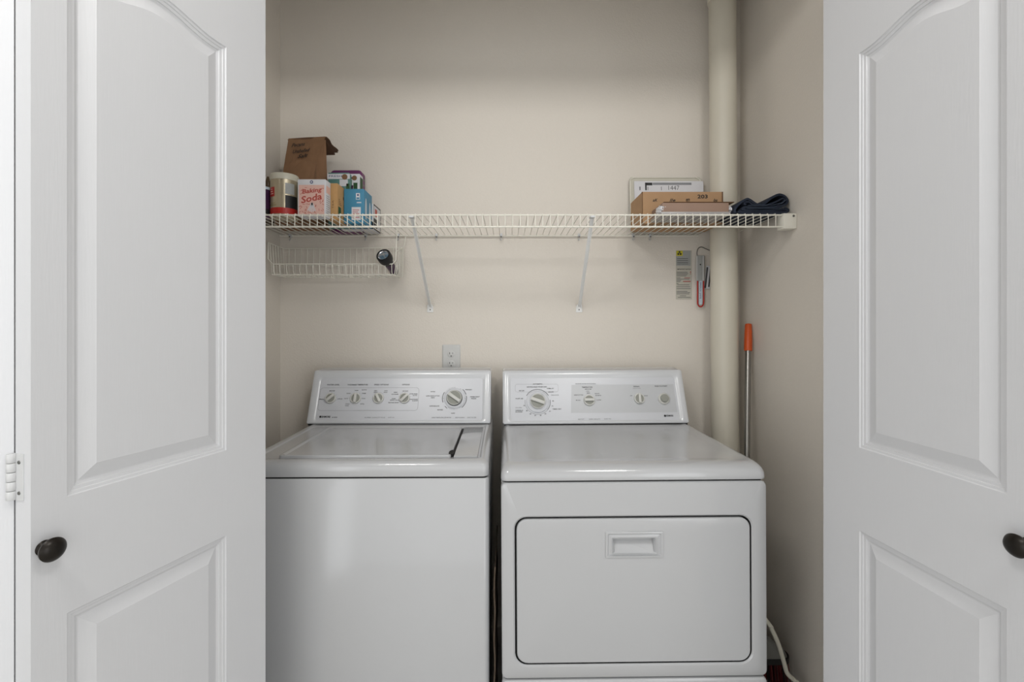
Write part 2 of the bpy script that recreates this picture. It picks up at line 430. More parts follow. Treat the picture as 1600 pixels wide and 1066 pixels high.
for s, px, py, wp in (('MEDIUM', 520, 610.5, 8.5), ('SMALL', 504, 623.5, 8), ('LARGE', 532, 623, 8),
        ('WARM/', 558, 610, 6), ('COLD', 545.5, 614.5, 6), ('WARM', 569.5, 614.5, 6), ('HOT/', 542, 622.5, 6), ('COOL', 569, 622.5, 6), ('COLD/', 544, 631, 7), ('COLD', 543, 633.8, 6), ('EXTRA', 567, 631, 6), ('AUTO', 570, 609, 8),
        ('FAST', 588, 610.5, 5), ('FAST', 588, 613, 6), ('SLOW', 604, 610.5, 5), ('FAST', 603.5, 613, 6),
        ('2ND RINSE', 634, 611, 9), ('FABRIC', 619, 613, 6), ('SOFTENER', 618, 616, 11), ('EXTENDED', 616, 623, 6), ('SPIN ON', 617, 625.2, 14), ('SECOND RINSE', 615.5, 629, 16), ('EXTRA RINSE', 647, 615.5, 12), ('AUTO', 649, 618, 7), ('ONE RINSE', 647, 624, 13), ('OFF', 649, 626.3, 9)):
    FT(b, s, px, py, wp, 1.4, 0)
for s, px, py, wp in (('PREWASH', 733, 609, 10), ('COTTON', 677, 612, 7), ('ULTRA CLEAN COTTON', 677, 618.7, 21), ('SHEETS', 677, 621.5, 6), ('PERMANENT', 743, 620.2, 15), ('PRESS', 741, 623, 8), ('KNIT/DELICATE', 679.5, 634.6, 15), ('RINSE', 688.5, 640.5, 8.5), ('OFF', 708.5, 646, 6)):
    FT(b, s, px, py, wp, 1.6, 0, bold=.01)
for s, px, wp in (('SUPER', 575.5, 10), ('CAPACITY PLUS', 592, 20), ('QUIET PAK', 612, 10)): FT(b, s, px, 652.3, wp, 1.5, 1)
for s, px, wp in (('DIRECT DRIVE LONG LIFE MOTOR', 690.5, 30), ('SELF-CLEAN', 719, 14), ('LINT FILTER', 738, 14)): FT(b, s, px, 652.6, wp, 1.6, 1)
FT(b, 'KENMORE', 509.5, 651, 15, 2.7, 2, bold=.03); FT(b, '80 SERIES', 524, 651.9, 8, 1.4, 0)
M = FM(501.5, 651, REC+.0009); lathe(b, [(.0042, 0), (.0042, .0002)], M @ Matrix.Diagonal((.8, 1, 1, 1)), 16, 2)
for px, py, rr_, a0, a1 in ((518, 622, .0235, -20, 200), (557, 622, .0235, -30, 210), (592.5, 622, .0235, 50, 130), (633, 622, .0235, -10, 190)):
    M = FM(px, py, REC+.0007)
    for k in range(9):
        a = math.radians(a0+(a1-a0)*k/8); bar(b, M @ Matrix.Rotation(a, 4, 'Z'), rr_-.002, rr_, -.0003, .0003, 0)
M = FM(711, 622.5, REC+.0007)
for k in range(60):                       # dial scale: two arcs of ticks
    a = k*6
    if 200 < a < 235 or 60 < a < 85: continue
    R = M @ Matrix.Rotation(math.radians(a), 4, 'Z'); bar(b, R, .0425 if k % 5 else .0405, .0445, -.0004, .0004, 0)
for a0, a1, rr_ in ((150, 200, .0475), (222, 236, .0475), (310, 372, .0470), (20, 50, .047)):
    for a in range(a0, a1, 3): bar(b, M @ Matrix.Rotation(math.radians(a), 4, 'Z'), rr_-.002, rr_, -.0013, .0013, 0)
obj('lettering', b, [M_print, M_printl, M_black], fW, False)
for px, ang in ((518, 42), (557, 88), (592.5, -62), (633, 45)): control_knob(cW, px, 622.3, .0205, ang)
b = B(); M = FM(711, 622.5, REC); lathe(b, [(.0395, .0003), (.0395, .003), (.037, .0045), (.0335, .005)], M, 40); tk = obj('timer_dial', b, M_face, cW)
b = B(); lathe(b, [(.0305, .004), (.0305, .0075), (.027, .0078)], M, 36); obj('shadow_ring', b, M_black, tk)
b = B(); lathe(b, [(.028, .005), (.0285, .013), (.0262, .0145), (.025, .0128)], M, 36); obj('rim', b, M_knobw, tk)
b = B(); lathe(b, [(.025, .0125), (.025, .0131), (.002, .0132)], M, 36); obj('grip_insert', b, M_knobg, tk)
b = B(); box(b, -.027, .027, -.0062, .0062, .0125, .024, .0018, M=M @ Matrix.Rotation(math.radians(-35), 4, 'Z')); obj('grip_bar', b, M_knobw, tk)

# ---- clothes dryer
dx0, dx1, dy0 = -.020, .687, 1.255
D = thing('clothes_dryer', 'white front-loading clothes dryer on the right beside the cream pipe', 'clothes dryer', ((dx0+dx1)/2, dy0+.34, 0), (0, -.005, .010))
b = B(); cabinet_loops(b, dx0+.001, dx1-.001, dy0+.018, 1.93, [(.01, .03), (0, .034), (0, .850), (.01, .853)], .010); obj('cabinet', b, M_enamel, D)
b = B(); cabinet_loops(b, dx0+.008, dx1-.008, dy0+.008, 1.92, [(0, .84), (0, .865)], .010)
obj('rim_gap_shade', b, M_gap, D)  # black core again as the shade under the rolled rim
b = B(); box(b, dx0+.01, dx1-.01, dy0+.010, dy0+.03, .30, .36); obj('panel_gap_shade', b, M_gap, D)  # black core puts the shade into the panel gap
for sx in (dx0+.05, dx1-.05):
    for sy in (dy0+.06, 1.87): b = B(); lathe(b, [(.02, 0.001), (.02, .01), (.012, .012), (.012, .04)], Matrix.Translation((sx, sy, 0)), 16); obj('leveling_foot', b, M_gap, D)
b = B(); L = []
for i, z in ((.008, .8575), (.001, .8585), (0, .862), (0, .868), (.0015, .876), (.006, .8845), (.013, .8910), (.023, .8960), (.034, DECK), (.044, DECK)):
    L.append([(x, y, z) for x, y in rr(dx0+i*.55, dx1-i*.55, dy0+i, 1.93-i*.2, .016+i*.3, n)])
for x0, x1, y0, y1, z, r in ((dx0+.035, dx1-.040, dy0+.062, 1.762, DECK-.0025, .05), (dx0+.045, dx1-.055, dy0+.085, 1.758, DECK-.0045, .06)):
    L.append([(x, y, z) for x, y in rr(x0, x1, y0, y1, r, n)])
loops(b, L, True, True); obj('top_shell', b, M_enamel, D)
hx0, hx1, hz0, hz1 = .0165, .6455, .3715, .7610
def V3(l, y): return [(x, y, z) for x, z in l]
b = B(); z0, z1 = .3345, .8535             # front panel around the door
loops(b, [V3(rr(dx0, dx1, z0, z1, .014, n), dy0+.020), V3(rr(dx0, dx1, z0, z1, .014, n), dy0+.007), V3(rr(dx0+.0015, dx1-.0015, z0+.001, z1-.001, .014, n), dy0+.003),
          V3(rr(dx0+.007, dx1-.007, z0+.005, z1-.004, .012, n), dy0), V3(rr(hx0-.005, hx1+.005, hz0-.005, hz1+.005, .036, n), dy0),
          V3(rr(hx0-.001, hx1+.001, hz0-.001, hz1+.001, .032, n), dy0+.0035), V3(rr(hx0, hx1, hz0, hz1, .031, n), dy0+.018)], False, False)
obj('front_panel', b, M_enamel, D)
b = B(); loops(b, [V3(rr(hx0, hx1, hz0, hz1, .031, n), dy0+.010), V3(rr(hx0+.01, hx1-.01, hz0+.01, hz1-.01, .024, n), dy0+.0101)], False, False)
loops(b, [V3(rr(hx0-.0002, hx1+.0002, hz0-.0002, hz1+.0002, .031, n), dy0+.0045), V3(rr(hx0-.0002, hx1+.0002, hz0-.0002, hz1+.0002, .031, n), dy0+.0105)], False, False); obj('door_gap_shade', b, M_gap, D)  # black ring added to darken the gap around the door
b = B(); g = .0042; n = 6
rx0, rx1, rz0, rz1 = .2585, .4115, .6535, .7205
rx0, rx1 = X_(946, dy0)-.001, X_(1037, dy0)-.001; rz1, rz0 = Z_(830, dy0), Z_(871, dy0)
loops(b, [V3(rr(hx0+g, hx1-g, hz0+g, hz1-g, .028, n), dy0+.013), V3(rr(hx0+g, hx1-g, hz0+g, hz1-g, .028, n), dy0+.002), V3(rr(hx0+g+.002, hx1-g-.002, hz0+g+.002, hz1-g-.002, .027, n), dy0-.0005),
          V3(rr(hx0+g+.006, hx1-g-.006, hz0+g+.006, hz1-g-.006, .024, n), dy0-.0012), V3(rr(rx0+.004, rx1-.004, rz0+.004, rz1-.004, .002, n), dy0-.0012)], False, False)
dd = obj('door', b, M_enamel, D)
b = B()
cav = rr(rx0+.021, rx1-.021, rz0+.010, rz1-.019, .003, n)
slope = []
for x, z in rr(rx0+.025, rx1-.025, rz0+.0105, rz1-.021, .003, n):
    t = (z-(rz0+.0105))/((rz1-.021)-(rz0+.0105)); slope.append((x, dy0+.001+.022*t, z))
loops(b, [V3(rr(rx0, rx1, rz0, rz1, .003, n), dy0-.001), V3(rr(rx0+.0008, rx1-.0008, rz0+.0008, rz1-.0008, .003, n), dy0-.0040), V3(rr(rx0+.006, rx1-.006, rz0+.005, rz1-.005, .003, n), dy0-.0046), V3(rr(rx0+.009, rx1-.009, rz0+.006, rz1-.008, .003, n), dy0-.0015),
          V3(rr(rx0+.014, rx1-.014, rz0+.008, rz1-.012, .003, n), dy0-.0022), V3(rr(rx0+.017, rx1-.017, rz0+.009, rz1-.015, .003, n), dy0-.0045), V3(cav, dy0-.001), slope], False, True)
obj('recessed_handle', b, M_enamel, dd)
b = B(); z0, z1 = .03, .3305
loops(b, [V3(rr(dx0, dx1, z0, z1, .014, n), dy0+.020), V3(rr(dx0, dx1, z0, z1, .014, n), dy0+.007), V3(rr(dx0+.0015, dx1-.0015, z0+.001, z1-.001, .014, n), dy0+.003), V3(rr(dx0+.007, dx1-.007, z0+.005, z1-.005, .012, n), dy0)], False, True)
obj('lower_panel', b, M_enamel, D)
cD, fD = console(D, -.0165, .6835, .010, .655, .182, .010)
b = B()
ga = [face_at(895, 645), face_at(1062, 645), face_at(1056, 601), face_at(896, 601)]
quad(b, [p+NRM*(REC+.0004) for p in ga], 3)
for px, py, wp, s in ((843, 599.5, 15, 'AUTOMATIC'), (842, 604, 32, 'DRYING ENDS WHEN DRY')): FT(b, s, px, py, wp, 1.7, 0, bold=.008)
ring(b, 808, 875, 599.5, 612, .008, .0006, 1)
for s, px, py, wp in (('VERY DRY', 818, 609.8, 9), ('NORMAL DRY', 863, 606.5, 11), ('LESS DRY', 864, 612, 9), ('DELICATE', 870, 616.9, 12), ('FLUFF AIR', 814.5, 622, 12), ('COOL DOWN', 813, 636.3, 10), ('WRINKLE', 814, 640.5, 12), ('GUARD', 813.5, 642.8, 11), ('TIMED DRY', 873, 638.8, 14)):
    FT(b, s, px, py, wp, 1.6, 1 if s in ('DELICATE', 'COOL DOWN') else 0, bold=.006)
for k, (px, py) in enumerate(((867, 626), (866, 634), (862, 642), (855, 646), (847.5, 648.5), (839, 648.5), (831.5, 646), (826, 641), (822, 633))):
    FT(b, str(80-k*10) if k < 7 else '5', px, py, 2.6, 1.6, 0)
M = FM(843, 627, REC+.0007)
for a in range(0, 360, 2):
    if 8 < a < 30 or 150 < a < 172: continue
    th = .0022 if (30 <= a <= 150) or a > 318 or a < 8 else .0008
    bar(b, M @ Matrix.Rotation(math.radians(a), 4, 'Z'), .0490-th, .0490, -.0009, .0009, 0 if a % 4 or th < .001 else 1)
for s, px, py, wp, hp, m in (('THIS DRYER HAS END OF CYCLE SIGNAL', 918, 599.5, 33, 1.6, 1), ('TEMPERATURE', 920.5, 605, 17, 2, 0), ('MEDIUM', 922, 608, 10, 1.3, 0), ('LOW/', 921.5, 611, 5, 1.3, 0), ('MED', 922.5, 614, 5, 1.3, 0), ('HIGH/COTTON', 907, 617, 14, 1.5, 0), ('AIR ONLY', 906.5, 625.2, 8, 1.5, 0), ('DELICATE', 936, 615, 7, 1.5, 0), ('KNITS', 938, 618, 9, 1.5, 0), ('LOW', 939, 625, 7, 1.6, 0),
        ('SIGNAL', 998, 604.3, 10, 2, 0), ('END OF CYCLE', 998.5, 607.3, 12, 1.2, 1), ('OFF', 989.5, 618.8, 3.5, 1.4, 0), ('LOUD', 1012, 618.8, 7, 1.4, 0), ('PUSH TO START', 1036.5, 604, 20, 2, 0),
        ('HEAVY DUTY', 911, 655, 10, 1.6, 1), ('SUPER CAPACITY', 932, 655, 18, 1.6, 1), ('QUIET PAK', 952.5, 654.8, 11, 1.6, 1)):
    FT(b, s, px, py, wp, hp, m, bold=.006)
FT(b, 'KENMORE', 1050, 650.3, 10.5, 2.6, 2, bold=.03); M = FM(1042.5, 650.5, REC+.0009); lathe(b, [(.0042, 0), (.0042, .0002)], M, 16, 2)
obj('lettering', b, [M_print, M_printl, M_black, M_faceg], fD, False)
b = B(); M = FM(843, 627, REC); lathe(b, [(.0425, .0003), (.0425, .004), (.039, .006), (.034, .0062), (.033, .0045)], M, 40); tk = obj('timer_dial', b, M_face, cD)
b = B(); lathe(b, [(.0285, .004), (.0285, .013), (.0262, .0145), (.025, .0128)], M, 36); obj('rim', b, M_knobw, tk)
b = B(); lathe(b, [(.025, .0125), (.025, .0131), (.002, .0132)], M, 36); obj('grip_insert', b, M_knobg, tk)
b = B(); box(b, -.027, .027, -.0062, .0062, .0125, .024, .0018, M=M @ Matrix.Rotation(math.radians(-20), 4, 'Z')); obj('grip_bar', b, M_knobw, tk)
control_knob(cD, 923.5, 625.5, .0215, 0); control_knob(cD, 1002, 623.5, .0205, 88)
b = B(); M = FM(1040.5, 624, REC); lathe(b, [(.0215, .0003), (.0215, .007), (.018, .0095), (.0155, .0085)], M, 32); sb = obj('start_button', b, M_knobw, cD)
b = B(); lathe(b, [(.0148, .007), (.0148, .0155), (.0125, .0172), (.002, .0168)], M, 28); obj('button_cap', b, M_knobg, sb)

# cardboard scrap and bent wire standing in the gap between the machines
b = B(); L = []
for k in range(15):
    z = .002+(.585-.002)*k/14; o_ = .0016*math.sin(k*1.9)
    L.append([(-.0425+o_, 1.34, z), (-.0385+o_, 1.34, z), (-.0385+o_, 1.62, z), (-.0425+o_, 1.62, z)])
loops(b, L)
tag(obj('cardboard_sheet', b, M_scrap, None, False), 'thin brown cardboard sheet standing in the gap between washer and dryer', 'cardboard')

# ------------------------------------------------------------------ drain pipe in the corner
b = B(); PX, PY = .852, 1.872; R0 = .0505
def pl(z): return PX-.008*(z-1.2)/1.3
L = [[(pl(z)+r*math.cos(2*PI*k/40), PY+r*math.sin(2*PI*k/40), z) for k in range(40)] for r, z in ((R0, 0), (R0, .8), (R0, 1.6), (R0, 2.0), (R0, 2.548), (R0+.004, 2.551), (R0+.0045, 2.56), (R0+.0045, 2.75))]
loops(b, L)
pipe = tag(obj('drain_pipe', b, M_pvc, None, True, (PX, PY, 0)), 'tall cream vertical pipe running floor to ceiling in the right back corner', 'pipe')

# ------------------------------------------------------------------ wire shelf
DZ = CAMH+.374; SY0, SY1 = 1.606, 1.978
S = thing('wire_shelf', 'long white ventilated wire shelf across the back wall above both machines', 'shelf', (0, YB, DZ))
b = B()
wr = .0016
xs = []; x = -.952
while x < .930: xs.append(x); x += .0254
for x in xs:
    yend = SY1 if not (PX-R0-.012 < x < PX+R0+.012) else PY-R0-.012
    tube(b, [(x, yend, DZ+.0025), (x, SY0-.002, DZ+.0025), (x, SY0-.0055, DZ-.001), (x, SY0-.0055, DZ-.043)], wr, 6)
box(b, PX-R0-.014, PX+R0+.014, PY-R0-.014, PY-R0-.010, DZ-.002, DZ+.002)
for y, z, x1 in ((SY0-.001, DZ-.0012, .938), (SY0-.002, DZ-.0415, .938), (1.79, DZ-.001, .955)):
    tube(b, [(-.957, y, z), (x1, y, z)], .0029, 8)
tube(b, [(-.957, SY1, DZ-.001), (PX-R0-.01, SY1, DZ-.001)], .0029, 8); tube(b, [(PX+R0+.01, SY1, DZ-.001), (.955, SY1, DZ-.001)], .0029, 8)
obj('shelf_deck', b, M_wire, S)
for side, x0, x1 in ((1, .926, XR-.0005), (-1, XL+.0005, XL+.045)):
    b = B(); box(b, x0, x1, SY0-.010, SY0+.030, DZ-.049, DZ+.0035, .003); br = obj('end_bracket', b, M_wire, S)
    b = B(); sx = (XR-.012 if side > 0 else XL+.012); lathe(b, [(.004, 0), (.003, .0015), (0, .002)], FRONT(sx, SY0-.0105, DZ-.006), 12); obj('screw', b, M_screw, br)
def strut(x, xt):
    b = B()
    p0 = Vector((xt, SY0+.012, DZ-.006)); p1 = Vector((x, YB-.006, Z_(479, 1.985)))
    d = (p1-p0).normalized(); sd = Vector((1, 0, 0)); nn = d.cross(sd)
    for a, c, th in ((Vector((-.0055, 0, 0)), Vector((.0055, 0, 0)), .0012), ):
        for q0, q1, u, v in ((p0, p1, sd*.0055, nn*.0010), (p0+sd*.0055, p1+sd*.0055, sd*.0010, nn*.0065)):
            loops(b, [[q+u+v, q-u+v, q-u-v, q+u-v] for q in (q0, q1)])
    st = obj('support_bracket', b, M_bracket, S)
    b = B(); zf = Z_(483, YB)
    box(b, x-.013, x+.013, YB-.0035, YB-.0003, zf-.014, zf+.012, .0012)
    box(b, x-.010, x-.007, YB-.014, YB-.003, zf+.004, zf+.018, .0008); box(b, x+.007, x+.010, YB-.014, YB-.003, zf+.004, zf+.018, .0008)
    ft = obj('foot_plate', b, M_bracket, st)
    b = B(); lathe(b, [(.003, 0), (.0024, .0012), (0, .0014)], FRONT(x, YB-.0035, zf-.003), 12); obj('screw', b, M_screw, ft)
    b = B(); box(b, xt-.008, xt+.008, SY0-.006, SY0+.02, DZ-.010, DZ-.004, .001); obj('hook_end', b, M_hinge, st)
strut(-.330, -.331); strut(.295, .284)
for px in (453, 571, 622, 682, 783, 905, 990, 1016):
    x = X_(px, 1.975); b = B()
    box(b, x-.005, x+.005, SY1-.006, YB-.0003, DZ-.005, DZ+.008, .0015)
    tube(b, [(x, SY1+.004, DZ-.004), (x+.002, SY1, DZ-.012), (x+.001, SY1-.004, DZ-.020), (x-.003, SY1-.001, DZ-.020), (x-.003, SY1+.005, DZ-.012)], .0015, 6)
    cl = obj('wall_clip', b, M_hinge, S)
    b = B(); lathe(b, [(.0032, 0), (.0025, .0015), (0, .002)], FRONT(x, SY1-.0065, DZ-.006), 10); obj('clip_screw', b, M_screw, cl)

# ------------------------------------------------------------------ wire basket and flashlight
BXL, BXR = -.935, -.440; BYB, BYF = 1.972, 1.842
BK = thing('wire_basket', 'white wire hanging basket under the left end of the wire shelf', 'basket', ((BXL+BXR)/2, BYB, CAMH+.19))
zt, zf_, zb_ = CAMH+.318, CAMH+.237, CAMH+.197
b = B(); r1, r2 = .0022, .0014
def T(pts, r=r2, **k): tube(b, pts, r, 6, **k)
T([(BXL, BYF, zt+.003), (BXL, BYB, zt), (BXR, BYB, zt+.004)], r1)
T([(BXL, BYF, zt+.003), (BXL, BYF-.002, zf_+.02), (BXL+.02, BYF-.003, zf_), (BXR-.012, BYF-.003, zf_), (BXR, BYF, zf_+.015), (BXR+.004, BYF+.004, DZ-.012), (BXR+.004, BYF+.006, DZ-.0015), (BXR+.004, BYF+.02, DZ+.001)], r1)
T([(BXL+.01, BYF+.008, zb_), (BXR-.01, BYF+.008, zb_), (BXR-.01, BYB-.012, zb_), (BXL+.01, BYB-.012, zb_)], r1, closed=True)
T([(BXL, BYB-.002, zf_+.01), (BXR, BYB-.002, zf_+.01)]); T([(BXL+.005, BYF+.05, zb_), (BXR-.005, BYF+.05, zb_)])
T([(BXR, BYB, zt+.004), (BXR, BYF+.01, zf_+.05)], r1)
T([(BXR+.012, BYB-.005, DZ-.003), (BXR+.006, BYB-.006, DZ-.04), (BXR, BYB, zt+.004), (BXR, BYB-.012, zb_)], r1)
nb = 19
for k in range(nb):
    x = BXL+.02+(BXR-BXL-.035)*k/(nb-1)
    T([(x, BYB, zt+.001), (x, BYB-.003, zb_+.012), (x, BYB-.012, zb_), (x, BYF+.008, zb_), (x, BYF, zb_+.01), (x, BYF-.003, zf_)])
for x, top in ((BXL, zt), (BXR, zt)):
    for k in range(6):
        y = BYF+.012+(BYB-BYF-.024)*k/5; T([(x, y, (zf_+.01 if x == BXR and k < 2 else top)), (x+(.008 if x < -.7 else -.008), y, zb_)])
obj('basket_wires', b, M_wire, BK)
h0 = at(599, 399, 1.822); h1 = at(617, 426, 1.925)
ax = (h0-h1).normalized()
FL = thing('flashlight', 'dark purple flashlight leaning head-up in the wire basket', 'flashlight', tuple(h1))
Mf = frame(h1, ax.cross(Vector((0, 0, 1))), ax); Lf = (h0-h1).length
b = B(); lathe(b, [(.012, -.004), (.0162, 0), (.0168, .02), (.0160, .022), (.0160, .026), (.0168, .028), (.0168, .05), (.0195, .07)], Mf, 28); obj('barrel', b, M_dpurple, FL)
b = B(); lathe(b, [(.0165, .008), (.0176, .010), (.0176, .014), (.0165, .016)], Mf, 28); obj('tail_ring', b, M_black, FL)
b = B(); lathe(b, [(.0165, Lf-.055), (.0180, Lf-.050), (.0265, Lf-.030), (.0282, Lf-.022), (.0282, Lf), (.0268, Lf+.003), (.0215, Lf+.003), (.0205, Lf-.002), (.006, Lf-.018)], Mf, 36); obj('head', b, M_black, FL)
b = B(); lathe(b, [(.0204, Lf-.0018), (.0212, Lf+.0012), (.0195, Lf-.001), (.014, Lf-.007), (.009, Lf-.012), (.005, Lf-.0145)], Mf, 32)
rf = obj('reflector', b, M_refl, FL)
b = B(); lathe(b, [(.004, Lf-.014), (.0035, Lf-.009), (.001, Lf-.008)], Mf, 14)
for k in range(3):
    box(b, .006, .013, -.0025, .0025, Lf-.0075, Lf-.0055, M=Mf @ Matrix.Rotation(k*2.1+.4, 4, 'Z'))
obj('lamp', b, M_screw, rf)

# ------------------------------------------------------------------ things on the shelf, left
SZ = DZ+.0042                             # top of the shelf wires
def carton(name, label, cat, x0, x1, y0, y1, h, m, bev=.0015, rz=0, group=None, mats=None):
    """closed carton: body with score lines on top; returns the thing and its front/right frames"""
    t = thing(name, label, cat, ((x0+x1)/2, (y0+y1)/2, SZ), (0, 0, rz), group)
    b = B(); box(b, x0, x1, y0, y1, SZ, SZ+h, bev)
    body = obj('carton_body', b, m, t)
    b = B(); box(b, x0+.001, x1-.001, (y0+y1)/2-.0008, (y0+y1)/2+.0008, SZ+h-.0002, SZ+h+.0006); box(b, x0+.0005, x0+.0025, y0+.004, y1-.004, SZ+h-.0002, SZ+h+.0007)
    obj('top_flap', b, m, t)
    return t

# brown paper bag with its top folded over to the back
BG = thing('paper_bag', 'brown kraft paper bag with folded top and handwriting, behind the tin', 'paper bag', (-.80, 1.84, SZ))
b = B()
def ringbag(t):
    z = SZ+.338*t
    fl = Vector((-.868+(.022)*t, 1.758+.060*t, z)); fr = Vector((-.744+.048*t**2.4, 1.762+.036*t, z)); bl = Vector((-.905+.058*t, 1.905-.078*t, z)); brr = Vector((-.722+.024*t, 1.905-.10*t, z))
    wob = .004*math.sin(t*7)
    mid = (fr+brr)/2+Vector((-.002-.022*t+wob, 0, 0))
    midl = (fl+bl)/2+Vector((.03*max(0, t-.35), 0, 0))
    def edge(p, q, k, amp):
        out = []
        for i in range(k):
            u = i/k; v = p.lerp(q, u); nv = Vector((0, -1, 0)); out.append(v+nv*amp*math.sin(PI*u)*math.sin(PI*min(t*1.1, 1)))
        return out
    return edge(fl, fr, 8, .010)+edge(fr, mid, 4, 0)+edge(mid, brr, 4, 0)+edge(brr, bl, 8, -.006)+edge(bl, midl, 4, 0)+edge(midl, fl, 4, 0)
L = [ringbag(t) for t in [k/14 for k in range(15)]]
for l in L[3:-1]:
    for i, p in enumerate(l): l[i] = p+Vector((0, (rnd.random()-.5)*.0025, 0))
loops(b, L, True, True)
obj('bag_body', b, M_bag, BG, False)
b = B()
zt0 = SZ+.338
for k, (dz, ln, xo) in enumerate(((.0, .125, .004), (-.007, .132, .002), (-.013, .118, -.003), (-.019, .10, 0))):
    A = []; 
    for i in range(9):
        u = i/8; y = 1.800+ln*u; z = zt0+dz*(.3+u)+.018*math.sin(u*PI*.9)*0-.010*u+.020*max(0, u-.6)*(1 if k == 1 else .3)
        xr = -.697+xo+.003*math.sin(u*9+k); xl = -.846+xo
        A.append([(xl, y+.018, z), ((xl+xr)/2, y+.006, z+.002*math.sin(u*6)), (xr, y, z), (xr, y, z-.0018), ((xl+xr)/2, y+.006, z-.0018), (xl, y+.018, z-.0018)])
    loops(b, A)
obj('folded_top', b, M_bagd, BG)
b = B()
for s, px, py, wp in (('Pecans', 466, 226, 22), ('Unshelled', 471, 235.5, 28), ('Salt', 473, 243.5, 17)):
    t_ = ((HY-py)/FPX*1.80-(SZ-CAMH))/.338
    y = 1.758+.052*t_-.0155
    p = at(px, py, y)
    Mx = frame(p, (1, -.05, .10), (0, -1, .16)); text(b, s, Mx, wp*y/FPX, 6*y/FPX, 0, shear=.5, bold=.02)
obj('handwriting', b, M_black, BG, False)

# tin with white lid
TN = thing('coffee_tin', 'round pale tin with red band and pale lid beside the pink box', 'tin', (X_(444.5, 1.69), 1.69, SZ))
tc_ = OFF[TN]; MT = Matrix.Translation(tc_); r = .0465
b = B(); lathe(b, [(r*.97, 0), (r, .002), (r, .004), (r*.985, .006), (r*.985, .128), (r, .130), (r, .132)], MT, 48); obj('tin_body', b, M_tin, TN)
b = B(); lathe(b, [(r*1.01, .131), (r*1.03, .132), (r*1.03, .150), (r*1.0, .153), (r*.9, .1535), (r*.88, .151)], MT, 48); obj('lid', b, M_tinlid, TN)
def wrap(bm, a0, a1, z0, z1, rad, m=0, k=12):
    for i in range(k):
        t0 = math.radians(a0+(a1-a0)*i/k); t1 = math.radians(a0+(a1-a0)*(i+1)/k)
        quad(bm, [tc_+Vector((rad*math.cos(t), rad*math.sin(t), z)) for t, z in ((t0, z0), (t1, z0), (t1, z1), (t0, z1))], m)
b = B(); wrap(b, -200, 20, .010, .031, r*.992, 0, 24); obj('red_band', b, M_red, TN)
b = B(); wrap(b, -145, -108, .070, .103, r*.992, 0)
wrap(b, -62, -5, .031, .075, r*.992, 1); wrap(b, -150, -100, .038, .041, r*.992, 2); wrap(b, -150, -104, .046, .048, r*.992, 2); wrap(b, -138, -114, .078, .081, r*.995, 3); wrap(b, -136, -118, .086, .089, r*.995, 3); wrap(b, -134, -120, .094, .096, r*.995, 3)
wrap(b, -62, -22, .080, .118, r*.992, 4)
obj('printed_label', b, [M_red, M_black, M_olive, M_pink, M_greylab], TN)

# baking soda box
x0, x1, y0 = X_(465, 1.650), X_(508.6, 1.650), 1.650; hb = .130
t = carton('baking_soda_box', 'white and pink baking soda box between the tin and the tan carton', 'box', x0, x1, y0, y0+.048, hb, M_paper)
b = B(); F = FRONT((x0+x1)/2, y0-.0004, SZ); wd = x1-x0
bar(b, F, -wd/2+.004, wd/2-.004, .006, hb-.020, 0)
lathe(b, [(.0055, .0003), (.0035, .0004)], F @ Matrix.Translation((0, hb-.010, 0)), 20, 2)
lathe(b, [(.0028, .0005), (.0005, .0006)], F @ Matrix.Translation((0, hb-.010, 0)), 16, 3)
text(b, 'Baking', F @ Matrix.Translation((.002, .088, .0006)) @ Matrix.Rotation(.12, 4, 'Z'), wd*.72, .020, 1, bold=.025, shear=.2)
text(b, 'Soda', F @ Matrix.Translation((-.001, .064, .0006)) @ Matrix.Rotation(.2, 4, 'Z'), wd*.76, .024, 1, bold=.025, shear=.2)
for k in range(5): bar(b, F @ Matrix.Translation((.002, .050, .0004)) @ Matrix.Rotation(-PI/2-.45+k*.2, 4, 'Z'), .002, .034, -.0016, .0016, 3)
for k in range(70):
    x = rnd.uniform(-wd/2+.007, wd/2-.007); z = rnd.uniform(.010, hb-.026)
    if abs(x) < .030 and .045 < z < .10: continue
    bar(b, F @ Matrix.Translation((x, z, .0003)) @ Matrix.Rotation(rnd.uniform(0, PI), 4, 'Z'), -.004, .004, -.0007, .0007, 1)
R_ = RIGHT(x1+.0004, y0+.024, SZ); bar(b, R_, -.018, .018, .085, .110, 0)
for k in range(9): bar(b, R_, -.018, .016-.004*(k % 3), .014+.0075*k, .016+.0075*k, 4)
obj('printed_panel', b, [M_pink, M_rose, M_navyink, M_paper, M_printl], t, False)

# tan carton
x0, x1, y0, y1 = X_(513, 1.70), X_(527.5, 1.70), 1.70, 1.823; hb = .131
t = carton('tan_carton', 'narrow tan carton with green print between pink and blue boxes', 'box', x0, x1, y0, y1, hb, M_tan)
b = B(); R_ = RIGHT(x1+.0004, y0, SZ)
bar(b, R_, .006, .034, .012, .050, 0); bar(b, R_, .060, .112, .012, .068, 1); bar(b, R_, .085, .120, .070, .112, 0); bar(b, R_, .055, .062, .085, .096, 2)
for k in range(4): bar(b, R_, .010, .040-.006*k, .058+.006*k, .060+.006*k, 2)
text(b, 'TEA', FRONT((x0+x1)/2, y0-.0004, SZ+.055) @ Matrix.Rotation(PI/2, 4, 'Z'), .03, .006, 2)
obj('printed_panel', b, [M_dkgreen, M_olive, M_cardedge], t, False)

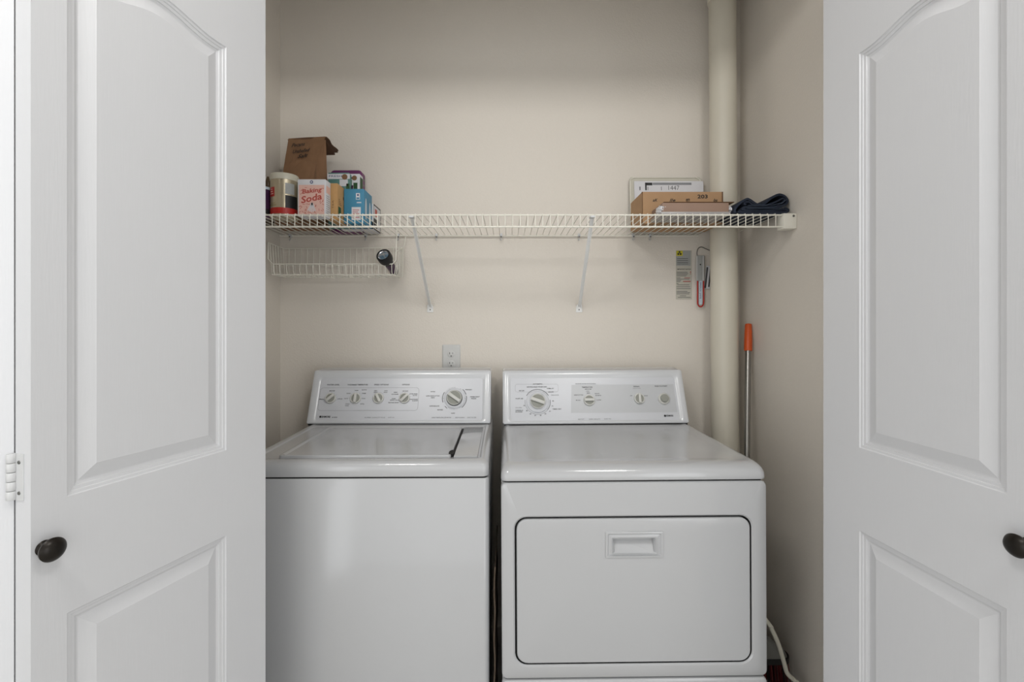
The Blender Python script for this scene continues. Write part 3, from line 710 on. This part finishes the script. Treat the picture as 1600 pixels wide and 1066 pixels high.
# blue carton
x0, x1, y0, y1 = -.613, -.538, 1.760, 1.862; hb = .128
t = carton('blue_carton', 'blue carton with white label, rightmost large box of the left group', 'box', x0, x1, y0, y1, hb, M_blue)
b = B(); F = FRONT(0, y0-.0004, SZ); xx = X_(560, y0)
bar(b, F, x1-.046, x1-.012, .012, .060, 0)
for k in range(5): bar(b, F, x1-.042, x1-.018-.004*(k % 2), .020+.007*k, .0225+.007*k, 1, .0003)
bar(b, F, x1-.030, x1-.015, .088, .112, 0); lathe(b, [(.0035, .0004), (.0005, .0005)], F @ Matrix.Translation((x1-.0225, .105, 0)), 14, 2)
bar(b, F, x1-.028, x1-.017, .090, .096, 3, .0003); bar(b, F, x1-.027, x1-.010, .075, .079, 0)
R_ = RIGHT(x1+.0004, y0, SZ)
for yy, zz in ((.022, .058), (.072, .054)): lathe(b, [(.012, .0003), (.001, .0004)], R_ @ Matrix.Translation((yy, zz, 0)) @ Matrix.Diagonal((1, 3.4, 1, 1)), 24, 4)
obj('printed_panel', b, [M_paper, M_rose, M_navyink, M_blue, M_lblue], t, False)

# low black-edged box behind the blue carton
x0, x1, y0, y1 = -.589, -.533, 1.866, 1.966; hb = .100
t = carton('black_edged_box', 'small white box with black edges behind the blue carton', 'box', x0, x1, y0, y1, hb, M_paper)
b = B(); R_ = RIGHT(x1+.0004, y0, SZ)
for q in ((0, .1, 0, .006), (0, .1, hb-.005, hb), (0, .005, 0, hb), (.095, .1, 0, hb), (.005, .05, .006, .045)): bar(b, R_, *q, 0)
bar(b, R_, .02, .05, .055, .085, 1)
F = FRONT((x0+x1)/2, y0-.0004, SZ); bar(b, F, -.027, .027, 0, .03, 0)
obj('printed_panel', b, [M_black, M_rose], t, False)

# purple tub behind, and two printed packs in front of it
b = B(); px0, px1, py0, py1 = X_(516, 1.93), X_(565.5, 1.93), 1.930, 1.976; hp = .254
loops(b, [[(x, y, z) for x, z in rr(px0+i, px1-i, SZ, SZ+hp-i, .016, 6)] for i, y in ((.003, py0), (0, py0+.004), (0, py1-.004), (.003, py1))])
b2 = B(); F = FRONT(0, py0-.0004, SZ); R_ = RIGHT(px1+.0003, py0, SZ)
PT = thing('purple_box', 'tall purple box with rounded top corner, against the wall right of the paper bag', 'box', ((px0+px1)/2, 1.95, SZ))
obj('box_body', b, M_purple, PT)
for k in range(9): bar(b2, R_, .004, .042, .04+.022*k, .047+.022*k, 0)
bar(b2, F, px0+.012, px1-.03, .220, .232, 0)
obj('printed_panel', b2, [M_greyp], PT, False)
x0, x1, y0, y1 = X_(533, 1.885), X_(563, 1.885), 1.880, 1.922; hb = .222
x0, x1 = X_(533, y0), X_(562, y0)
t = thing('green_pack', 'green and white printed pack in front of the tall purple box', 'box', ((x0+x1)/2, (y0+y1)/2, SZ))
b = B(); zlow = SZ+.1015
box(b, x0, x1, y0, y1, SZ, zlow+.121, .0015); obj('carton_body', b, M_paper, t)
b = B(); F = FRONT((x0+x1)/2, y0-.0004, zlow); wd = x1-x0
bar(b, F, -wd/2+.003, .006, .048, .096, 0); bar(b, F, -wd/2+.003, wd/2-.006, .012, .044, 4); bar(b, F, .012, .028, .02, .085, 1); bar(b, F, -.03, .012, .100, .108, 2)
lathe(b, [(.010, .0003), (.001, .0004)], F @ Matrix.Translation((.016, .104, 0)), 18, 3); bar(b, F, .004, .011, .02, .075, 2, .0002)
lathe(b, [(.008, .0005), (.001, .0006)], F @ Matrix.Translation((-.010, .082, 0)), 18, 5)
R_ = RIGHT(x1+.0004, y0, zlow); bar(b, R_, .004, .038, .01, .11, 1)
obj('printed_panel', b, [M_green, M_dkgreen, M_dpurple, M_bag, M_teal, M_navyink], t, False)
xa, xb, ya, yb2 = X_(508, 1.84), X_(537, 1.84), 1.836, 1.868
xa, xb = -.700, -.620
t = thing('teal_pack', 'teal and white printed pack standing behind the tan carton', 'box', ((xa+xb)/2, (ya+yb2)/2, SZ))
b = B(); box(b, xa, xb, ya, yb2, SZ, SZ+.213, .0015); obj('carton_body', b, M_teal, t)
b = B(); F = FRONT((xa+xb)/2, ya-.0004, SZ)
bar(b, F, -.044, .044, .188, .208, 0); text(b, 'FRESH', F @ Matrix.Translation((-.012, .199, .0003)), .05, .007, 1); lathe(b, [(.011, .0006), (.001, .0007)], F @ Matrix.Translation((.024, .196, 0)), 18, 2)
bar(b, F, .004, .036, .160, .186, 0); bar(b, F, .030, .042, .13, .17, 3)
obj('printed_panel', b, [M_paper, M_navyink, M_bag, M_dkgreen], t, False)

# dark jar at the far left, brown bottle behind it
jx = X_(409, 1.68); MJ = Matrix.Translation((jx, 1.68, SZ))
JR = thing('purple_jar', 'dark purple jar with pale rim, half hidden by the left door leaf', 'jar', (jx, 1.68, SZ))
b = B(); lathe(b, [(.030, 0), (.033, .003), (.033, .096), (.031, .099)], MJ, 32); obj('jar_body', b, M_dpurple, JR)
b = B(); lathe(b, [(.0335, .098), (.0340, .099), (.0340, .106), (.032, .108), (.001, .108)], MJ, 32); obj('lid', b, M_lblue, JR)
b = B(); lathe(b, [(.0334, .005), (.0336, .006), (.0336, .028), (.0334, .029)], MJ, 32)
obj('label_band', b, M_black, JR)
jx = X_(418.5, 1.80); MJ = Matrix.Translation((jx, 1.80, SZ))
BT = thing('brown_bottle', 'small brown bottle with pointed cap behind the purple jar', 'bottle', (jx, 1.80, SZ))
b = B(); lathe(b, [(.020, 0), (.022, .003), (.022, .125), (.018, .140), (.010, .150)], MJ, 24); obj('bottle_body', b, M_brown, BT)
b = B(); lathe(b, [(.011, .149), (.011, .160), (.006, .176), (.003, .186)], MJ, 20); obj('cap', b, M_brown, BT)

# ------------------------------------------------------------------ things on the shelf, right
# kraft carton
x0, x1, y0, y1 = X_(1007, 1.762), X_(1131, 1.762), 1.762, 1.935; hb = .1175
x1 = PX-R0-.004 if x1 > PX-R0 and y1 > PY-R0-.01 else x1
y1 = 1.935
KC = thing('kraft_carton', 'flat brown cardboard carton numbered by hand, beside the pipe', 'box', ((x0+.8)/2, 1.79, SZ))
x0, x1 = .497, .7965
b = B()
# two depths: the right end stops in front of the pipe
pts = [(x0, 1.7625), (x1, 1.7625), (x1, 1.930), (x0, 1.930)]
loops(b, [[(x, y, SZ) for x, y in pts], [(x, y, SZ+hb) for x, y in pts]], True, True); obj('carton_body', b, M_carton, KC, False)
b = B(); box(b, x0-.0008, x0+.0012, 1.7612, 1.764, SZ, SZ+hb); box(b, x1-.004, x1+.0004, 1.7610, 1.7622, SZ+.06, SZ+hb); box(b, x0-.0008, x0+.003, 1.764, 1.772, SZ+hb-.004, SZ+hb+.0006)
obj('carton_seam', b, M_cardedge, KC)
b = B(); text(b, '203', FRONT(X_(1098, 1.76), 1.7610, Z_(307, 1.76)), 16*1.76/FPX, 6*1.76/FPX, 0, bold=.02)
for px, wp in ((1024, 8), (1051, 9), (1075, 6), (1098, 0), (1118, 6)):
    if wp: text(b, {1024: 'aK', 1051: 'lle', 1075: 'em', 1118: 'ba'}[px], FRONT(X_(px, 1.76), 1.7610, Z_(312.6, 1.76)), wp*1.76/FPX, .011, 0, bold=.01, shear=.3)
obj('handwriting', b, M_black, KC, False)

# wrapped flat pack in front of it
x0, x1 = .513, .772; ya, yb_ = 1.628, 1.752
WP = thing('wrapped_pack', 'flat brown pack in crinkled clear film in front of the brown carton', 'package', ((x0+x1)/2, 1.69, SZ))
b = B(); box(b, x0+.016, x1-.014, ya+.002, yb_, SZ+.001, SZ+.0435, .002); obj('board', b, M_kraftwrap, WP)
b = B(); box(b, x0+.020, x1+.004, ya, yb_-.002, SZ+.0435, SZ+.046, .0008); obj('dark_top', b, M_cardedge, WP)
b = B()
def crumple(bm, cx, cy, cz, sx, sy, sz, k=1):
    g = bmesh.ops.create_icosphere(bm, subdivisions=3, radius=1)
    for v in g['verts']:
        n_ = 1+.22*math.sin(v.co.x*7+v.co.z*9*k)*math.cos(v.co.y*6+v.co.x*5)
        v.co = Vector((cx+v.co.x*sx*n_, cy+v.co.y*sy*n_, cz+v.co.z*sz*n_))
crumple(b, x0+.020, ya+.035, SZ+.024, .013, .034, .016, 1)
obj('film_wrap', b, M_film, WP, True, None, 20)
b = B(); crumple(b, x1-.010, ya+.030, SZ+.022, .013, .028, .013, 1.6)
obj('film_wrap', b, M_film, WP, True, None, 20)
b = B(); box(b, x0+.010, x1-.010, ya+.0005, yb_, SZ+.0002, SZ+.012, .002); obj('film_underside', b, M_filmg, WP)

# envelope and sheets leaning behind the carton
lean = Matrix.Translation((0, 1.938, SZ)) @ Matrix.Rotation(math.radians(-6), 4, 'X')
EX0, EX1 = X_(984.5, 1.96), X_(1105, 1.96)
EV = thing('plastic_envelope', 'large pale clear envelope leaning on the wall behind the brown carton', 'envelope', ((EX0+EX1)/2, 1.955, SZ))
EX1 = min(EX1, PX-R0-.003)
def slab(bm, xa, xb, y0, y1, z0, z1, r, M):
    loops(bm, [[M @ Vector((x, y, z)) for x, z in rr(xa, xb, z0, z1, r, 5)] for y in (y0, y1)])
b = B(); slab(b, EX0, EX1, .008, .0115, 0, .240, .010, lean); obj('sleeve', b, M_cream, EV)
b = B()
tube(b, [lean @ Vector(p) for p in ((EX0+.002, .006, .004), (EX0+.002, .006, .225), (EX0+.016, .006, .236), (EX1-.02, .006, .237), (EX1-.004, .006, .226), (EX1-.003, .006, .004))], .0022, 8)
obj('sleeve_edge', b, M_wire, EV)
SX0, SX1 = X_(992, 1.95), X_(1100.5, 1.95)
SH = thing('printed_sheet', 'white printed paper sheet with black corner mark behind the brown carton', 'paper', ((SX0+SX1)/2, 1.945, SZ))
b = B(); slab(b, SX0, SX1, .0015, .0032, .001, .2195, .003, lean); obj('sheet', b, M_paper, SH)
b = B(); FS = lean @ frame((SX0, .0010, 0), (1, 0, 0), (0, -1, 0)); k_ = 1.95/FPX
def sb_(xa, xb, za, zb, m): bar(b, FS, (xa-992)*k_, (xb-992)*k_, .2195-(zb-282)*k_*1.0, .2195-(za-282)*k_*1.0, m)
sb_(1009, 1020.5, 284.5, 289, 0); sb_(1009, 1011.5, 284.5, 297, 0); sb_(1021, 1082, 284.5, 288.3, 1)
for xa in (1013, 1034, 1001, 1000): sb_(xa, xa+.7, 291, 297, 2)
text(b, '1447', FS @ Matrix.Translation(((1054-992)*k_, .2195-11*k_, .0002)), 17*k_, 7*k_, 2, bold=-.01)
obj('print', b, [M_black, M_printl, M_print], SH, False)

# folded dark denim
DN = thing('folded_jeans', 'folded dark navy denim at the right end of the wire shelf', 'folded cloth', (.86, 1.70, SZ))
def ribbon(bm, pts, th, y0, y1, m=0, k=6):
    P = smooth_path([(x, 0, z) for x, z in pts], k); N = len(P); top = []; bot = []
    for i, p in enumerate(P):
        t = (P[min(i+1, N-1)]-P[max(i-1, 0)]).normalized(); nn = Vector((-t.z, 0, t.x)); top.append(p+nn*th/2); bot.append(p-nn*th/2)
    ring_ = top+bot[::-1]
    loops(bm, [[(p.x, y+(.004*math.sin(p.x*60) if j in (0, 3) else 0), SZ+p.z) for p in ring_] for j, y in enumerate((y0, y0+.003, y1-.003, y1))], False, False, m)
    for y in (y0, y1):
        o_ = .004
        for i in range(N-1):
            quad(bm, [(q.x, y+.004*math.sin(q.x*60), SZ+q.z) for q in (top[i], top[i+1], bot[i+1], bot[i])], m)
b = B()
ribbon(b, [(.786, .012), (.80, .0055), (.86, .0055), (.93, .0055), (.952, .010), (.956, .016), (.945, .020)], .009, 1.618, 1.795)
ribbon(b, [(.945, .0185), (.90, .0150), (.84, .0150), (.805, .016), (.800, .0205), (.812, .0250), (.86, .0250), (.91, .026), (.946, .034), (.957, .048), (.948, .062), (.925, .068), (.90, .058), (.882, .043), (.868, .036), (.85, .037), (.825, .050), (.812, .052), (.79, .038), (.776, .020), (.777, .006)], .0075, 1.622, 1.790)
ribbon(b, [(.812, .0335), (.806, .040), (.822, .044), (.84, .034), (.88, .033), (.915, .044), (.938, .056), (.946, .054), (.940, .042), (.92, .034)], .0055, 1.624, 1.785)
obj('denim', b, M_navy, DN)
b = B()
tube(b, [(x, 1.6155, SZ+z) for x, z in ((.815, .0300), (.85, .0303), (.90, .0312), (.935, .040), (.948, .050))], .0009, 6)
tube(b, [(x, 1.6155, SZ+z) for x, z in ((.812, .0205), (.86, .0200), (.92, .0205), (.95, .025))], .0009, 6)
obj('seam', b, M_seam, DN)

# ------------------------------------------------------------------ on the back wall
px, py = (691.3+719.5)/2, 0
xo = X_(705.3, YB); zo0, zo1 = CAMH-.201, Z_(538.5, YB)
OT = thing('power_outlet', 'white duplex wall outlet just above the washer console', 'outlet', (xo, YB, zo0))
b = B(); loops(b, [V3(rr(xo-.038+i, xo+.038-i, zo0+i, zo1-i, .004, 5), YB-y) for i, y in ((0, .0003), (0, .003), (.004, .0062), (.006, .0066))], False, True); obj('cover_plate', b, M_plate, OT)
zc = (zo0+zo1)/2
for dz in (.0225, -.0225):
    zz = Z_(553.5, YB) if dz > 0 else Z_(568.5, YB)
    b = B(); F = FRONT(xo, YB-.0060, zz) @ Matrix.Diagonal((1, .88, 1, 1)); lathe(b, [(.0185, 0), (.0185, .0002), (.0178, .0003)], F, 28, 1); lathe(b, [(.0165, 0), (.0165, .0016), (.0155, .0022), (.001, .0022)], F, 28)
    s_ = obj('socket', b, [M_plate, M_screw], OT)
    b = B(); F = FRONT(xo, YB-.0084, zz)
    for q in ((-.0075, -.0052, 0, .008), (.0052, .0070, .0005, .0075)): bar(b, F, *q, 0)
    lathe(b, [(.0026, 0), (.0005, .0001)], F @ Matrix.Translation((0, -.0075, 0)), 12); obj('slots', b, M_black, s_)
b = B(); lathe(b, [(.0028, 0), (.002, .001), (0, .0012)], FRONT(xo, YB-.0066, (Z_(553.5, YB)+Z_(568.5, YB))/2), 12); obj('plate_screw', b, M_plate, OT)

b = B(); sx0, sx1, sz1, sz0 = X_(1056, YB), X_(1081, YB), Z_(391.5, YB), Z_(468, YB)
box(b, sx0, sx1, YB-.0012, YB-.0002, sz0, sz1)
ST = tag(obj('notice_sticker', b, M_label, None, False), 'tall paper notice with yellow symbol on the wall left of the red loop', 'sticker')
b = B(); k_ = YB/FPX; F = FRONT(sx0, YB-.0014, sz1)
def s2(xa, xb, ya, yb, m): bar(b, F, (xa-1056)*k_, (xb-1056)*k_, -(yb-391.5)*k_, -(ya-391.5)*k_, m)
s2(1066, 1079, 392, 400, 1); s2(1056.5, 1079, 400, 415.5, 1); 
bar(b, F, .6*k_, 10.5*k_, -8.5*k_, -.5*k_, 0, .0001)
for a in (90, 210, 330):
    lathe(b, [(.0042, .0003), (.0005, .0004)], F @ Matrix.Translation((5.5*k_, -4.6*k_, 0)) @ Matrix.Rotation(math.radians(a), 4, 'Z') @ Matrix.Translation((.0055, 0, 0)), 12, 2)
for y in (404, 407, 410, 412.5): s2(1058, 1077-(y % 3), y, y+.7, 3)
text(b, 'IMPORTANT NOTICE', F @ Matrix.Translation((12.6*k_, -29.4*k_, .0002)), 21*k_, 1.9*k_, 2, bold=.01)
s2(1078.3, 1079.3, 424, 427, 4); s2(1078.3, 1079.3, 427.8, 429, 4)
for y, xa, xb in ((425, 1057, 1074), (427, 1057, 1075), (429, 1057, 1074), (431, 1057, 1072), (434, 1057, 1063), (436, 1057, 1077), (438, 1057, 1064), (440, 1057, 1063), (443, 1057, 1060), (445, 1058, 1077), (448, 1057, 1078), (451, 1057, 1079), (455, 1057, 1074), (457, 1057, 1078), (459, 1057, 1077), (462, 1062, 1072), (464.5, 1059, 1079)): s2(xa, xb, y, y+.7, 3)
s2(1067, 1079, 439.4, 440.6, 4); s2(1069, 1078, 434, 434.8, 4)
obj('notice_print', b, [M_yellow, M_greylab, M_black, M_print, M_red], ST, False)

# hook tied to the pipe with the red-looped tool hanging from it, booklet behind
TG = thing('inspection_tag', 'white plastic strip with red loop hanging from a wire hook by the pipe', 'tag', (X_(1094, 1.975), 1.975, Z_(480, 1.975)))
k_ = 1.972/FPX
def hp(px, py, Y=1.972): return at(px, py, Y)
b = B(); tube(b, smooth_path([hp(1091, 404), hp(1089, 396), hp(1091, 388.5), hp(1096, 386), hp(1102, 388.5), hp(1108, 391), (PX-R0+.004, 1.90, Z_(391, 1.90))], 5), .0018, 8); obj('wire_hook', b, M_screw, TG)
b = B(); box(b, X_(1087.5, 1.972), X_(1100.5, 1.972), 1.968, 1.971, Z_(439, 1.972), Z_(399.5, 1.972), .001); pl_ = obj('plastic_strip', b, M_greylab, TG)
b = B()
for q in (1088.5, 1098.5): box(b, X_(q-.8, 1.968), X_(q+.8, 1.968), 1.965, 1.968, Z_(439, 1.968), Z_(400, 1.968))
lathe(b, [(.003, 0), (.001, .0006)], FRONT(X_(1094.5, 1.967), 1.9675, Z_(413.5, 1.967)), 12, 1)
obj('strip_rail', b, [M_plate, M_black], pl_)
b = B(); u = [hp(1090, 438)]+[hp(1090, 470)]+[Vector((X_(1094.7, 1.972)+.0125*math.cos(a), 1.972, Z_(472.5, 1.972)+.0185*math.sin(a))) for a in [math.radians(180+15*k) for k in range(13)]]+[hp(1099.5, 470), hp(1099.5, 438)]
tube(b, u, .0029, 10); rl = obj('red_loop', b, M_red, TG); rl['label'] = 'red loop'
b = B(); box(b, X_(1092, 1.972), X_(1097.5, 1.972), 1.970, 1.973, Z_(476, 1.972), Z_(438, 1.972), .001)
rs = obj('inner_strip', b, M_lblue, TG)
b = B(); text(b, 'FREEZE SAFE', FRONT(X_(1094.7, 1.969), 1.9695, Z_(454, 1.969)) @ Matrix.Rotation(-PI/2, 4, 'Z'), 26*k_, 2.4*k_, 0); obj('strip_lettering', b, M_navyink, rs, False)
bk = Matrix.Translation(hp(1108, 433, 1.980)) @ Matrix.Rotation(math.radians(6), 4, 'Y')
b = B(); box(b, -.0165, .011, -.002, .002, -.050, .046, .0008, M=bk)
BK2 = tag(obj('booklet', b, M_paper, None, True), 'small white booklet tucked between the wall and the pipe', 'booklet')
b = B(); F = bk @ frame((0, -.0024, 0), (1, 0, 0), (0, -1, 0)); bar(b, F, -.0155, -.009, -.048, .040, 0); bar(b, F, -.001, .005, -.042, .040, 0); text(b, 'INSTRUCTIONS', F @ Matrix.Translation((.002, 0, .0003)) @ Matrix.Rotation(-PI/2, 4, 'Z'), .075, .0045, 1)
obj('booklet_print', b, [M_print, M_black], BK2, False)

# ------------------------------------------------------------------ broom and cable on the right
top = at(1169.3, 507, 1.885); bot = at(1164.5, 978, 1.60)
BR = thing('broom', 'broom with grey pole and orange grip standing in the right corner', 'broom', (bot.x, bot.y, 0))
dv = (top-bot).normalized(); Lp = (top-bot).length; MP = frame(bot, dv.cross(Vector((0, 1, 0))), dv)
gl = .110
b = B(); lathe(b, [(.0105, -.02), (.0105, Lp-gl+.01)], MP, 20); obj('pole', b, M_steel, BR)
b = B(); lathe(b, [(.0125, Lp-gl), (.0150, Lp-gl+.004), (.0148, Lp-.06), (.0128, Lp-.006), (.0118, Lp), (.001, Lp+.001)], MP, 24)
gr = obj('grip', b, M_orange, BR); gr['label'] = 'orange grip'
b = B(); box(b, -.003, .003, -.0142, -.0125, Lp-.024, Lp-.010, .001, M=MP); obj('hanging_slot', b, M_red, gr)
b = B()
hx, hy = bot.x, bot.y
L = []
for t_, hw, hd in ((0, .017, .017), (.02, .024, .022), (.05, .062, .027), (.085, .102, .030), (.100, .108, .032)):
    z = bot.z+.005-t_; sh = .028*min(1, t_/.05)
    L.append([(x+sh, y, z) for x, y in rr(hx-hw*.95, hx+hw, hy-hd, hy+hd, min(hw, hd)*.9, 6)])
loops(b, L); hd_ = obj('broom_head', b, M_greyp, BR)
zc = bot.z+.005-.100
b = B(); L = [[(x+.028, y, z) for x, y in rr(hx-.108, hx+.113, hy-.034, hy+.034, .030, 6)] for z in (zc+.004, zc-.014)]; loops(b, L); obj('collar', b, M_black, hd_)
b = B(); rb = random.Random(3)
for i in range(520):
    u = rb.uniform(-1, 1); v = rb.uniform(-1, 1)
    p0 = Vector((hx+.028+u*.104, hy+v*.027, zc-.010)); p1 = Vector((hx+.028+u*.104+u*.012, hy+v*.045, .004))
    if p1.x > XR-.006: p1.x = XR-.006-rb.random()*.004
    if p1.x < dx1+.012: p1.x = dx1+.012
    s = (p1-p0); wv = Vector((.0013, .0006, 0))
    m = 0 if rb.random() < .62 else 1
    loops(b, [[p0-wv, p0+wv*1, p0+Vector((0, .0016, 0))], [p1-wv, p1+wv, p1+Vector((0, .0016, 0))]], True, True, m)
br_ = obj('bristles', b, [M_bristr, M_bristk], BR, False); br_['kind'] = 'stuff'; br_['label'] = 'dark red and black bristles'
b = B()
cb = smooth_path([(dx1+.008, 1.70, .62), (dx1+.012, 1.60, .50), at(1196, 968, 1.53), at(1206, 984, 1.515), at(1216, 1006, 1.51), at(1224, 1032, 1.51), at(1230, 1052, 1.51), at(1240, 1062, 1.52), at(1252, 1075, 1.50), (.945, 1.50, .05), (.93, 1.52, .006), (.80, 1.42, .006)], 6)
tube(b, cb, .0068, 10)
tag(obj('power_cable', b, M_cable), 'white cable curving down to the floor beside the dryer', 'cable')
